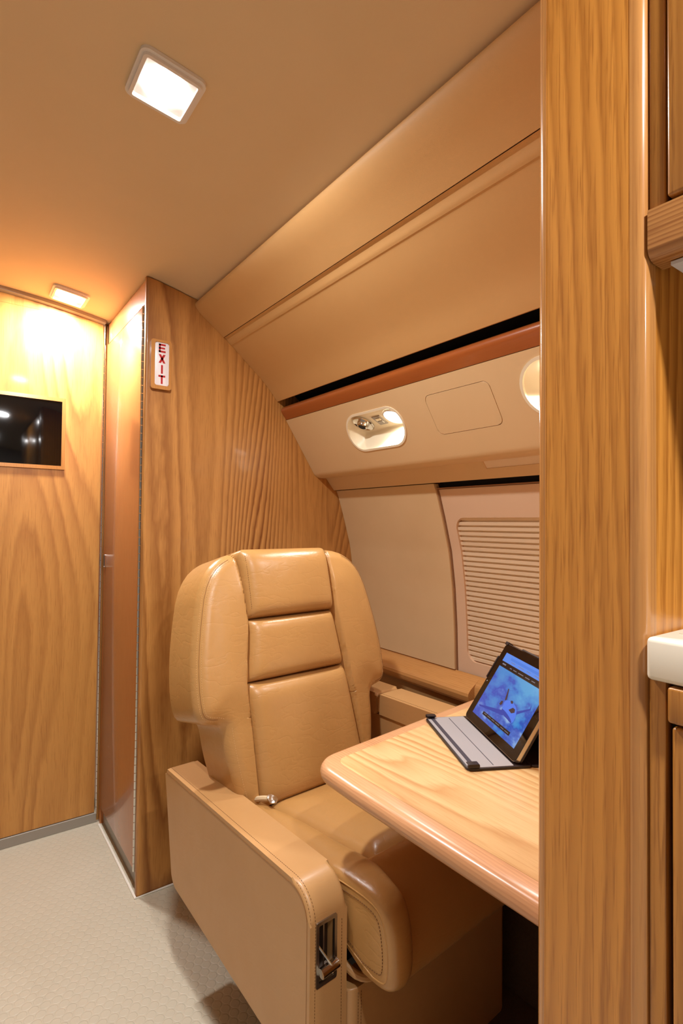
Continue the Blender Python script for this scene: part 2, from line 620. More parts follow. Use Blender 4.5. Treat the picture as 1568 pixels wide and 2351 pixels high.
# vestibule bulkhead: header, hinged door leaf, kick strip
pts = [(-1.3, 0), (1.34, 0), (1.34, 1.9), (-1.3, 1.9)]
struct('wall_front', box_bm(-1.35, 1.35, Y_FWD + .012, Y_FWD + .06, 0, 1.95), M['oak_wall'], smooth=False)
hx = [-.62 + 1.075 * i / 20 for i in range(21)]
hdr = [(-.60 + .05 * i, zc(-.60 + .05 * i) - .004) for i in range(21)]
hdr = [p for p in hdr if p[1] > 1.8385]
hdr = hdr + [(hdr[-1][0], 1.8375), (hdr[0][0], 1.8375)]
struct('trim_1', prism_bm(hdr, XZY, Y_FWD, Y_FWD + .011), M['oak_wall'], smooth=False)
door = struct('door_1', box_bm(-.62, .452, Y_FWD, Y_FWD + .011, .036, 1.8371, .0004, 1), M['oak_wall'], smooth=False)

def piano_hinge(name, parent, x, y, z0, z1, r=.0032, n=70):
    bm = bmesh.new()
    L = (z1 - z0) / n
    for i in range(n):
        tube(bm, [(x, y, z0 + i * L + .0008), (x, y, z0 + (i + 1) * L - .0008)], r, 8)
    box_bm(x - .007, x + .0005, y - .0006, y + .0012, z0, z1, bm=bm)
    return finish(name, bm, M['chrome'], parent)
piano_hinge('hinge', door, .4575, Y_FWD - .003, .03, 1.828)
struct('baseboard_front', box_bm(-.62, .458, Y_FWD - .004, Y_FWD + .011, 0, .034, .001, 1), M['kick'], smooth=False)
# grey shadow gap moulding along the ceiling above the bulkhead
tp = [(x, zc(x) - .012) for x in hx] + [(x, zc(x) + .002) for x in hx[::-1]]
struct('trim_2', prism_bm(tp, XZY, Y_FWD - .028, Y_FWD - .001), M['kick'], smooth=False)

# monitor let into the bulkhead
mon = thing('wall_monitor', 'black glass monitor in a thin oak frame on the vestibule bulkhead', 'monitor', (.13, Y_FWD - .003, 1.295))
def rel(o):
    lx, ly, lz = o.location
    return lambda a, b, c: (a - lx, c - ly, b - lz)
out = [(-.072, 1.281), (.330, 1.281), (.330, 1.535), (-.072, 1.535)]
inn = [(-.060, 1.2935), (.3185, 1.2935), (.3185, 1.5225), (-.060, 1.5225)]
finish('frame', ring_bm(out, inn, rel(mon), Y_FWD - .006, Y_FWD + .004), M['oak_edge'], mon, smooth=False)
finish('screen', prism_bm(inn, rel(mon), Y_FWD - .0035, Y_FWD + .006), M['glass'], mon, smooth=False)

# ------------------------------------------------------------------ closet with the EXIT end panel
clo = thing('closet', 'tall wood closet with a narrow cherry door and oak end panel beside the seat', 'closet', (.9, 1.9, 0))
def off(o, P=None):
    l = o.location
    P = P or XYZ
    return lambda a, b, c: tuple(Vector(P(a, b, c)) - l)
ex = [(X_AISLE, .0), (1.30, 0), (1.32, .5), (1.32, .8), (1.29, 1.1), (1.15, 1.36), (.97, 1.60), (.80, 1.76), (.64, 1.80)]
ex += [(x, zc(x) - .003) for x in (.6, .55, .5, X_AISLE)]
rad = [.008] + [0] * (len(ex) - 2) + [.012]
finish('end_panel', prism_bm(ex, off(clo, XZY), Y_END, Y_END + .022, .006, 3), M['oak_end'], clo, weighted=True)
XA = X_AISLE + .0015
def cbox(x0, x1, y0, y1, z0, z1, bev=0, seg=2, par=clo):
    l = par.location
    return box_bm(x0 - l.x, x1 - l.x, y0 - l.y, y1 - l.y, z0 - l.z, z1 - l.z, bev, seg)
finish('frame', cbox(XA + .004, XA + .03, Y_END + .022, Y_FWD + .008, .055, zc(.48) - .004), M['cherry'], clo, smooth=False)
finish('corner_post', cbox(XA, XA + .03, Y_FWD - .022, Y_FWD + .008, 0, zc(.48) - .006), M['cherry'], clo, smooth=False)
finish('header', cbox(XA, XA + .02, Y_END + .022, Y_FWD - .008, 1.7565, zc(.48) - .008), M['cherry'], clo, smooth=False)
cd = finish('door', cbox(XA - .0005, XA + .018, 1.684, 2.122, .06, 1.7545, .0012, 2), M['cherry'], clo)
finish('toe_kick', cbox(XA + .012, XA + .03, Y_END + .022, Y_FWD - .022, 0, .058), M['kick'], clo, smooth=False)
bm = bmesh.new(); l = clo.location
n = 70; L = (1.752 - .062) / n
for i in range(n):
    z = .062 + i * L
    tube(bm, [(XA - .003 - l.x, 1.6755 - l.y, z + .0008), (XA - .003 - l.x, 1.6755 - l.y, z + L - .0008)], .003, 8)
box_bm(XA - .001 - l.x, XA + .001 - l.x, 1.670 - l.y, 1.683 - l.y, .062, 1.752, bm=bm)
finish('hinge', bm, M['chrome'], cd)
# flush pull ring near the far edge of the door
lp = round_poly([(2.103, .931), (2.119, .931), (2.119, .979), (2.103, .979)], .006, 4)
li = inset_loop(lp, .003)
YZX_l = off(clo, YZX)
bm = ring_bm(lp, li, YZX_l, XA - .005, XA)
finish('latch', bm, M['chrome'], cd)
bm = prism_bm(li, YZX_l, XA - .0012, XA - .0004)
finish('latch_recess', bm, M['dark_metal'], cd)
tag(finish('sealant_bead', tube(bmesh.new(), [(.462, 2.118, .002), (.462, 1.643, .002), (.60, 1.643, .002), (.9, 1.643, .002)], .0035, 6), M['caulk']),
    'thin white sealant bead where the closet meets the floor', 'sealant')

# EXIT sign
sg = thing('exit_sign', 'red and white vertical EXIT sign in an oak frame on the closet end panel', 'sign', (.509, Y_END, 1.573))
so = round_poly([(.478, 1.498), (.5395, 1.498), (.5395, 1.647), (.478, 1.647)], .007, 5)
si = round_poly([(.4895, 1.5095), (.5315, 1.5095), (.5315, 1.640), (.4895, 1.640)], .006, 5)
P = off(sg, XZY)
bm = ring_bm(so, si, P, Y_END - .012, Y_END)
bmesh.ops.bevel(bm, geom=[e for e in bm.edges if all(abs(v.co.y + .012) < 1e-5 for v in e.verts) and len(e.link_faces) == 2 and e.calc_face_angle() > .5], offset=.004, segments=3, affect='EDGES')
finish('frame', bm, M['oak_edge'], sg)
finish('sign_panel', prism_bm(si, P, Y_END - .009, Y_END - .002, .001, 2), M['sign_face'], sg)
def letter(strokes):
    bm = bmesh.new()
    for s in strokes:
        prism_bm(s, P, Y_END - .0096, Y_END - .0089, bm=bm)
    finish('letter', bm, M['sign_red'], sg, smooth=False)
def R4(a, b, c, d): return [(a, c), (b, c), (b, d), (a, d)]
letter([R4(.501, .5065, 1.610, 1.636), R4(.501, .5215, 1.6305, 1.636), R4(.501, .5195, 1.6205, 1.6255), R4(.501, .5215, 1.610, 1.6155)])
letter([[(.501, 1.604), (.508, 1.604), (.5215, 1.578), (.5145, 1.578)], [(.5145, 1.604), (.5215, 1.604), (.508, 1.578), (.501, 1.578)]])
letter([R4(.5085, .514, 1.546, 1.572)])
letter([R4(.501, .5215, 1.5355, 1.541), R4(.5085, .514, 1.515, 1.541)])

# ------------------------------------------------------------------ overhead bin
y0, y1 = Y_AFT + .001, Y_END - .001
binx = thing('overhead_bin', 'long tan wrapped overhead bin running from the closet to the wooden post', 'overhead bin', (.8, 1.0, 1.6))
PB = off(binx, XZY)
up = smooth2([(.66, 1.797), (.624, 1.797), (.613, 1.789), (.617, 1.774), (.637, 1.754), (.676, 1.727), (.711, 1.7)], 2)
back = [(.68, 1.80), (.70, 1.79), (.72, 1.735), (.725, 1.71)]
finish('valance', prism_bm(up + [(.725, 1.71), (.70, 1.775)], PB, y0, y1), M['bin'], binx, angle=50)
mo = smooth2([(.712, 1.6985), (.718, 1.6985), (.725, 1.692), (.732, 1.6835), (.738, 1.679)], 2)
finish('trim_moulding', prism_bm([(.726, 1.712)] + mo + [(.76, 1.688)], PB, y0, y1), M['bin'], binx, angle=50)
dr = [(.738, 1.6795), (.742, 1.6775)] + smooth2([(.745, 1.675), (.781, 1.643), (.839, 1.596), (.873, 1.565), (.905, 1.527), (.912, 1.519)], 2) + [(.917, 1.520)]
drb = [(.765, 1.69), (.80, 1.665), (.86, 1.615), (.895, 1.58), (.925, 1.54)]
finish('door', prism_bm(dr + drb[::-1], PB, y0, y1), M['bin'], binx, angle=40)
finish('bin_liner', prism_bm([(.925, 1.54), (.95, 1.60), (1.06, 1.50), (.99, 1.47), (.985, 1.475), (1.03, 1.51), (.95, 1.575), (.93, 1.535)], PB, y0, y1), M['black'], binx, smooth=False)

# ------------------------------------------------------------------ service panel below the bin
svc = thing('service_panel', 'tan passenger service panel with a cherry rail along its top edge', 'panel', (1.05, 1.0, 1.36))
PS = off(svc, XZY)
rl = smooth2([(.985, 1.4845), (.955, 1.506), (.94, 1.506), (.929, 1.497), (.927, 1.488), (.932, 1.479), (.949, 1.4595)], 2) + [(.975, 1.462)]
finish('rail', prism_bm(rl, PS, y0, y1), M['cherry_rail'], svc, angle=50)
S0 = Vector((.948, 0, 1.458)); SD = Vector((.54791, 0, -.83654)); SN = Vector((.83654, 0, .54791))   # SN points into the wall
def psu(s, y, o=0.0):
    return S0 + SD * s + SN * o + Vector((0, y, 0))
def PP(par):
    l = par.location
    return lambda s, y, o: tuple(psu(s, y, o) - l)
pod = round_poly([(.0425, 1.098), (.159, 1.098), (.159, 1.349), (.0425, 1.349)], .056, 10)
pod = [(s, y + (s - .1) * .12) for s, y in pod]
cup = [(.087 + .0655 * math.cos(2 * PI * k / 40), .648 + .0655 * math.sin(2 * PI * k / 40)) for k in range(40)]
acc = round_poly([(.041, .789), (.150, .789), (.150, .990), (.041, .990)], .016, 6)
bm = bmesh.new()
Pf = PP(svc)
E = []
def loop_edges(loop, o=0.0):
    vs = [bm.verts.new(Pf(s, y, o)) for s, y in loop]
    return vs, [bm.edges.new((vs[i - 1], vs[i])) for i in range(len(vs))]
outv, oe = loop_edges([(0.0, y0), (.205, y0), (.205, y1), (0.0, y1)])
E += oe
holes = []
for hl in (pod, cup, inset_loop(acc, -.0012)):
    vs, es = loop_edges(hl)
    E += es; holes.append((hl, vs))
bmesh.ops.triangle_fill(bm, use_beauty=True, use_dissolve=False, edges=E)
for hl, vs in holes:                          # returns of the openings
    bk = [bm.verts.new(Pf(s, y, .006)) for s, y in hl]
    for i in range(len(vs)):
        bm.faces.new((vs[i - 1], vs[i], bk[i], bk[i - 1]))
bt = smooth2([(1.0603, 1.2865), (1.068, 1.275), (1.078, 1.267), (1.092, 1.2635), (1.118, 1.2637), (1.135, 1.268)], 2)
lo = [bm.verts.new(PS(x, z, y0)) for x, z in bt]; hi = [bm.verts.new(PS(x, z, y1)) for x, z in bt]
for i in range(len(bt) - 1):
    bm.faces.new((lo[i], lo[i + 1], hi[i + 1], hi[i]))
bmesh.ops.remove_doubles(bm, verts=bm.verts[:], dist=2e-4)
finish('panel', bm, M['psu'], svc, angle=50)
finish('access_cover', prism_bm(acc, Pf, -.0005, .007, .0015, 2), M['psu'], svc, weighted=True)
ST = Vector((1.119, 0, 1.265)); SDt = (Vector((1.155, 0, 1.222)) - ST).normalized(); SNt = Vector((-SDt.z, 0, SDt.x))
def pst(par):
    l = par.location
    return lambda s, y, o: tuple(ST + SDt * s + SNt * o + Vector((0, y, 0)) - l)
Pt = pst(svc)
bm = bmesh.new()
for a, b_, c, d in ((-.02, -.004, y0, y1), (.0245, .0565, y0, y1), (-.004, .0245, .924, y1)):
    q = [(a, c), (b_, c), (b_, d), (a, d)]
    prism_bm(q, Pt, 0, .012, bm=bm)
finish('lower_strip', bm, M['psu'], svc, smooth=False)
finish('vent_plate', prism_bm([(-.004, y0), (.0245, y0), (.0245, .924), (-.004,   .924)], Pt, .002, .006), M['shade'], svc, smooth=False)

# reading-light pod
rp = thing('reading_light', 'oval reading light pod with chrome air vent and lit lamp above the seat', 'reading light', tuple(psu(.1, 1.22)))
Pr = PP(rp)
finish('bezel', ring_bm(inset_loop(pod, -.003), inset_loop(pod, .0035), Pr, -.0022, .004), M['cream'], rp)
def pod_h(s, y, d):
    return min((s - .0425) * .62, (.159 - s) * 1.1, d * 2.2) + .002
pin = inset_loop(pod, .003)
P2 = lambda u, t, o: Pr(t, u, o)
finish('housing', puffy([(y, s) for s, y in pin], P2, 0, 0, None, hfun=lambda u, t, d: pod_h(t, u, d), rows=44, cols=60), M['cream'], rp, angle=70)
plate_n = None
def plate(s, y, lift=0.0):
    """point on the tilted mounting plate of the pod"""
    o = (s - .0425) * .62 + .002
    nd = (SN * 1.0 - SD * .62).normalized()
    return psu(s, y, o) - nd * lift, nd
def disc_on(c, nd, r, h0, h1, seg=28, bm=None, r1=None):
    bm = bm or bmesh.new()
    u = nd.orthogonal().normalized(); v = nd.cross(u)
    r1 = r if r1 is None else r1
    A = [bm.verts.new(c - nd * h0 + (u * math.cos(2 * PI * k / seg) + v * math.sin(2 * PI * k / seg)) * r) for k in range(seg)]
    B = [bm.verts.new(c - nd * h1 + (u * math.cos(2 * PI * k / seg) + v * math.sin(2 * PI * k / seg)) * r1) for k in range(seg)]
    bm.faces.new(A); bm.faces.new(B[::-1])
    for k in range(seg):
        bm.faces.new((A[k], A[(k + 1) % seg], B[(k + 1) % seg], B[k]))
    return bm
def lathe(c, nd, prof, seg=32, bm=None):
    """surface of revolution about -nd; prof = [(radius, height)]"""
    bm = bm or bmesh.new()
    u = nd.orthogonal().normalized(); v = nd.cross(u)
    R = [[bm.verts.new(c - nd * h + (u * math.cos(2 * PI * k / seg) + v * math.sin(2 * PI * k / seg)) * max(r, 1e-5)) for k in range(seg)] for r, h in prof]
    for a, b in zip(R, R[1:]):
        for k in range(seg):
            bm.faces.new((a[k], a[(k + 1) % seg], b[(k + 1) % seg], b[k]))
    return bm
lr = Vector(rp.location)
c, nd = plate(.080, 1.290)
av = finish('air_vent', lathe(c - lr, nd, [(.036, .001), (.036, .004), (.033, .0055), (.027, .002), (.019, .002), (.0185, .004), (.0165, .013), (.012, .015)]), M['chrome'], rp, angle=50)
finish('nozzle', disc_on(c - lr, nd, .0118, .006, .0149), M['black'], av)
c, nd = plate(.080, 1.150)
finish('lamp_ring', lathe(c - lr, nd, [(.034, .0005), (.034, .004), (.030, .005), (.029, .002)]), M['bezel'], rp)
finish('lamp', disc_on(c - lr, nd, .029, .001, .0035), M['bulb_read'], rp)
swc, nd = plate(.082, 1.215)
sd = (SD + SN * .62).normalized()
bm = bmesh.new()
yv = Vector((0, 1, 0))
def swbox(bm, ds, dy, hs, hy, h0, h1):
    vs = []
    for h in (h0, h1):
        for a, b in ((-hs, -hy), (hs, -hy), (hs, hy), (-hs, hy)):
            vs.append(bm.verts.new(swc - lr + sd * (ds + a) + yv * (dy + b) - nd * h))
    for f in ((0, 1, 2, 3), (4, 7, 6, 5), (0, 4, 5, 1), (1, 5, 6, 2), (2, 6, 7, 3), (3, 7, 4, 0)):
        bm.faces.new([vs[i] for i in f])
swbox(bm, 0, 0, .020, .017, .0005, .003)
sw = finish('switch_plate', bm, M['steel'], rp, smooth=False)
for q in (-.0065, .0065):
    bm = bmesh.new(); swbox(bm, q, 0, .005, .009, .003, .0046)
    finish('button', bm, M['cream'] if q < 0 else M['steel'], sw, smooth=False)
def area(name, parent, loc, direction, r, power, col=LAMP_COL, spread=180):
    ld = bpy.data.lights.new(name, 'AREA')
    ld.shape = 'DISK'; ld.size = r * 2; ld.energy = power; ld.color = col
    ld.spread = math.radians(spread)
    o = bpy.data.objects.new(name, ld)
    COL.objects.link(o)
    o.parent = parent
    o.rotation_euler = Vector(direction).to_track_quat('-Z', 'Y').to_euler()
    o.location = loc
    return o
area('lamp_glow', rp, tuple(c - lr - nd * .006), (-.25, -.15, -.95), .022, READ_W, spread=140)

# round spot cup, half hidden by the post
rc = thing('spotlight_cup', 'round cream spotlight recess in the service panel, half hidden by the wooden post', 'reading light', tuple(psu(.087, .648)))
Pc = PP(rc)
finish('bezel', ring_bm(inset_loop(cup, -.003), inset_loop(cup, .004), Pc, -.0022, .004), M['cream'], rc)
finish('bowl', puffy([(y, s) for s, y in inset_loop(cup, .003)], lambda u, t, o: Pc(t, u, o), 0, 0, None,
       hfun=lambda u, t, d: .003 + .034 * (1 - (1 - min(1, d / .06)) ** 2.4), rows=36, cols=36), M['cream'], rc, angle=70)
lc = Vector(rc.location)
cc = psu(.075, .640, .020); nd2 = (SN - SD * .9).normalized()
finish('lamp_ring', lathe(cc - lc, nd2, [(.020, -.008), (.020, .008), (.016, .010), (.015, .004)]), M['bezel'], rc)
finish('lamp', disc_on(cc - lc, nd2, .015, .003, .006), M['bulb_read'], rc)
area('lamp_glow', rc, tuple(cc - lc - nd2 * .012), (-.2, .05, -.97), .014, READ_W, spread=150)

# ------------------------------------------------------------------ sidewall, window, ledge
Wz = [0.40, .60, .65, .786, .906, 1.017, 1.118, 1.190, 1.222, 1.24]
Wx = [1.255, 1.262, 1.263, 1.258, 1.249, 1.2325, 1.203, 1.1795, 1.166, 1.16]
def W(z): return interp(z, Wz, Wx)
def wall_sheet(z0_, z1_, ya, yb, off0, off1, n=26):
    zs = [z0_ + (z1_ - z0_) * i / n for i in range(n + 1)]
    return prism_bm([(W(z) + off0, z) for z in zs] + [(W(z) + off1, z) for z in zs[::-1]], XZY, ya, yb)
sp = finish('sidewall_panel', wall_sheet(.6565, 1.2205, 1.1465, Y_END - .001, 0, .02), M['sidewall'], angle=30)
tag(sp, 'plain curved pale tan sidewall panel between closet and window', 'wall panel')
# window_1: moulded surround with an opening, seal and pleated shade
bm = bmesh.new()
op = round_poly([(.36, .691), (1.105, .691), (1.105, 1.120), (.36, 1.120)], .035, 8)
ZT = 1.2035
E = []
def le(loop):
    vs = [bm.verts.new((0, y, z)) for y, z in loop]
    return vs, [bm.edges.new((vs[i - 1], vs[i])) for i in range(len(vs))]
def dens(loop, step):
    o_ = []
    for i in range(len(loop)):
        a = Vector(loop[i - 1]); b2 = Vector(loop[i])
        k = max(1, int((b2 - a).length / step))
        for q in range(k): o_.append(tuple(a + (b2 - a) * q / k))
    return o_
opd = dens(op, .02)
bord = dens([(y0, .6535), (1.141, .6535), (1.141, ZT), (y0, ZT)], .02)
v1, e1 = le(bord); v2, e2 = le(opd)
bmesh.ops.triangle_fill(bm, use_beauty=True, edges=e1 + e2)
bmesh.ops.subdivide_edges(bm, edges=[e for e in bm.edges if abs(e.verts[0].co.z - e.verts[1].co.z) > .05], cuts=4)
bmesh.ops.triangulate(bm, faces=bm.faces[:])
for v in bm.verts: v.co.x = W(v.co.z) + .010
bnd = [e for e in bm.edges if len(e.link_faces) == 1]
r_ = bmesh.ops.extrude_edge_only(bm, edges=bnd)
for v in [g_ for g_ in r_['geom'] if isinstance(g_, bmesh.types.BMVert)]: v.co.x += .018
win = struct('window_1', bm, M['window_panel'], angle=50)
finish('seal', wall_sheet(.6535, ZT + .002, 1.1415, 1.1462, .006, .02), M['seal'], win, smooth=False)
finish('top_seal', prism_bm([(W(ZT + .001) + .003, ZT + .001), (W(1.208) + .003, 1.208), (W(1.208) + .02, 1.208), (W(ZT + .001) + .02, ZT + .001)], XZY, y0, 1.141), M['seal'], win, smooth=False)
finish('shadow_gap', prism_bm([(W(1.20) + .022, 1.20), (W(1.232) + .030, 1.232), (W(1.232) + .034, 1.232), (W(1.20) + .03, 1.20)], XZY, y0, 1.1465), M['black'], win, smooth=False)
NP = 30
zz = []
pp_ = (1.128 - .680) / NP
for i in range(NP):
    z = .680 + pp_ * i
    for q, o_ in ((.02, .0170), (.62, .0155), (.66, .0255), (.94, .0265)):
        zz.append((W(z + pp_ * q) + o_, z + pp_ * q))
bm = prism_bm(zz + [(x + .003, z) for x, z in zz[::-1]], XZY, .345, 1.115)
sh = tag(finish('pleated_shade', bm, M['shade'], smooth=False), 'closed beige pleated window shade with horizontal folds', 'window shade')

# ledge under the window
l1 = [(1.268, .655), (1.263, .650), (1.222, .6235), (1.214, .615), (1.212, .606), (1.215, .592), (1.222, .584), (1.25, .582), (1.268, .582)]
l2 = round_poly(l1, [0, .002, .008, .004, .003, .004, .004, 0, 0], 4)
bm = prism_bm(l2, XZY, 1.05, Y_END - .001)
l3 = [(1.268, .655), (1.263, .650), (1.246, .638), (1.240, .628), (1.240, .592), (1.248, .584), (1.268, .582)]
prism_bm(l3, XZY, Y_AFT + .001, 1.05, bm=bm)
tag(finish('window_ledge', bm, M['oak_ledge'], angle=40), 'rounded oak ledge running along the sidewall under the window', 'ledge')
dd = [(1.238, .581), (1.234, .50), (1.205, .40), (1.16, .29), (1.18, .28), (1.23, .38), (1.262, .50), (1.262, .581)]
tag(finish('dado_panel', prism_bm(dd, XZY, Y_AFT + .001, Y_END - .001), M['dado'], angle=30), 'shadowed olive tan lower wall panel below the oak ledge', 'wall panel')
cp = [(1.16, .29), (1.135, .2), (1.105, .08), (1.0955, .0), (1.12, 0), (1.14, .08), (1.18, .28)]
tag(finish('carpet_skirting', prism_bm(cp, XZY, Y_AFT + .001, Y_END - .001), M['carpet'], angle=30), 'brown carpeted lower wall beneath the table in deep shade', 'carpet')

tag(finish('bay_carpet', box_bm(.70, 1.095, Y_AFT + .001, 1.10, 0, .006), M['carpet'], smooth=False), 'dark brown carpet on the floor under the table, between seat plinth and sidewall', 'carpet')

# ------------------------------------------------------------------ ceiling lamps
def ceiling_lamp(x, y, label):
    ang = math.atan(2 * .215 * x)               # slope of the arched ceiling here
    t = thing('ceiling_light', label, 'ceiling light', (x, y, zc(x) - .0005), (0, ang, 0), None)
    o = round_poly([(-.056, -.060), (.056, -.060), (.056, .060), (-.056, .060)], .014, 6)
    i1 = round_poly([(-.044, -.048), (.044, -.048), (.044, .048), (-.044, .048)], .004, 6)
    mid = [((a[0] + b[0]) / 2, (a[1] + b[1]) / 2) for a, b in zip(o, i1)]
    bm = ring_bm(o, mid, XYZ, -.006, 0)
    bmesh.ops.bevel(bm, geom=[e for e in bm.edges if all(abs(v.co.z + .006) < 1e-6 for v in e.verts) and e.calc_face_angle() > .5], offset=.002, segments=2, affect='EDGES')
    finish('frame', bm, M['bezel'], t)
    finish('inner_rim', ring_bm(mid, i1, XYZ, -.0115, 0), M['bezel'], t)
    finish('reflector', prism_bm(i1, XYZ, -.003, 0), M['bezel'], t, smooth=False)
    dome = lathe(Vector((0, 0, 0)), Vector((0, 0, 1)), [(.041, .0032), (.0405, .005), (.036, .0075), (.026, .0095), (.012, .0105), (0, .0108)], 40)
    finish('lamp', dome, M['bulb'], t)
    area('lamp_glow', t, (0, 0, -.0125), (0, 0, -1), .036, CEIL_W)
ceiling_lamp(.293, .945, 'lit square ceiling light in the foreground above the aisle')
ceiling_lamp(.316, 2.02, 'lit square ceiling light close to the vestibule bulkhead and monitor')
ceiling_lamp(.293, -.25, 'lit square ceiling light beside the galley, aft of the wooden post')
ceiling_lamp(.293, -1.45, 'lit square ceiling light farthest aft along the aisle')

# ------------------------------------------------------------------ airplane seat
YAW = math.radians(4)
seat = thing('airplane_seat', 'tan leather high back airplane seat with winged headrest between aisle and window', 'seat', (.745, 1.13, 0), (0, 0, YAW))
S13, C13 = math.sin(math.radians(13)), math.cos(math.radians(13))
def BP(u, t, o): return (u, t * S13 - o * C13, .44 + t * C13 + o * S13)
half = [(0, .603), (.10, .603), (.150, .602), (.196, .590), (.234, .560), (.260, .512), (.276, .44), (.288, .37), (.294, .30), (.292, .245), (.284, .222), (.266, .211), (.240, .207), (.228, .195), (.226, .17), (.222, .13), (.212, .08), (.200, .03), (.190, 0)]
rt = smooth2(half, 1)
outl = rt + [(-u, t) for u, t in rt[::-1]]
outl = [p for i, p in enumerate(outl) if i == 0 or (Vector(p) - Vector(outl[i - 1])).length > 1e-5]
extra = [.196 + .002 * i for i in range(14)]
def strip_u(t): return interp(t, [0, .285, .43, .60], [.003, -.014, -.013, -.018])
def strip_w(t): return interp(t, [0, .285, .43, .61], [.161, .151, .134, .139])
def shell_h(u, t, d):
    r = .032
    x = 1 - min(1, d / r); b = min(1, d / .10)
    o = .012 - r * (1 - math.sqrt(max(0, 1 - x * x))) + .014 * (b * b * (3 - 2 * b))
    k = min(1, max(0, (strip_w(t) + .006 - abs(u - strip_u(t))) / .012))
    return o - .034 * k * k * (3 - 2 * k)
finish('backrest', puffy(outl, BP, 0, 0, -.135, hfun=shell_h, rows=64, cols=140, extra_t=extra), M['leather'], seat, angle=60)
def inlay(poly):
    return poly
hr = [(u + strip_u(t), t) for u, t in round_poly([(-.134, .4335), (.134, .4335), (.137, .606), (-.137, .606)], [.006, .006, .02, .02], 5)]
def pillow(w0, w1, t0, t1, base, H, p=5.0, topp=None):
    """flat-topped stuffed panel: w0, w1 half widths at t0, t1"""
    def h(u, t, d):
        b = (t - t0) / (t1 - t0) * 2 - 1
        a = (u - strip_u(t)) / (w0 + (w1 - w0) * (b + 1) / 2)
        pb = (topp if topp and b > 0 else p)
        fa = max(0, 1 - min(1, abs(a)) ** p) ** .5
        fb = max(0, 1 - min(1, abs(b)) ** pb) ** .5
        return base + H * fa * fb + .004 * (1 - a * a) * (1 - b * b)
    return h
finish('headrest', puffy(hr, BP, 0, 0, -.06, hfun=pillow(.134, .137, .4335, .606, .000, .038, 9, 5), rows=40, cols=40), M['leather'], seat, angle=60)
for wa, wb, ta, tb_, bul in ((.149, .131, .2855, .4315, .014), (.160, .151, .006, .2840, .018)):
    q = [(u + strip_u(t), t) for u, t in round_poly([(-wa, ta), (wa, ta), (wb, tb_), (-wb, tb_)], .008, 5)]
    finish('back_cushion', puffy(q, BP, 0, 0, -.03, hfun=pillow(wa, wb, ta, tb_, -.004, .034, 9), rows=40, cols=40), M['leather'], seat, angle=60)
# double stitched seams on the wings and beside the headrest
def back_o(u, t):
    d = poly_dist((u, t), outl); r = .032
    x = 1 - min(1, d / r); bb = min(1, d / .10)
    return .012 - r * (1 - math.sqrt(max(0, 1 - x * x))) + .014 * (bb * bb * (3 - 2 * bb))
def wing_path(sgn, d):
    w_ = inset_loop(outl, d)
    ps = [(u, t) for u, t in w_ if u * sgn > .17 and .215 < t < .585]
    ps.sort(key=lambda p: -p[1])
    return [BP(u, t, back_o(u, t) + .0004) for u, t in ps]
for sgn in (-1, 1):
    for dd_ in (.008, .0165):
        finish('wing_stitching', dashes(bmesh.new(), wing_path(sgn, dd_), r=.00055), M['thread'], seat, smooth=False)
    finish('wing_seam', tube(bmesh.new(), wing_path(sgn, .0122), .0007, 5), M['seam'], seat)
    hp = [BP(sgn * .1255 + strip_u(t), t, pillow(.134, .137, .4335, .606, .000, .038, 9, 5)(.1255 + strip_u(t), t, 0) + .0004) for t in (.44, .46, .49, .52, .55, .58, .59)]
    finish('headrest_stitching', dashes(bmesh.new(), hp), M['dark_thread'], seat, smooth=False)
bm = bmesh.new()
lowp = [BP(u, t, back_o(u, t) + .0004) for u, t in [(-.212 + .012 * k / 20 + .018 * (k / 20) ** 2, .195 - .185 * k / 20) for k in range(21)]]
dashes(bm, [Vector(p) for p in lowp], r=.0005)
finish('bolster_stitching', bm, M['thread'], seat, smooth=False)

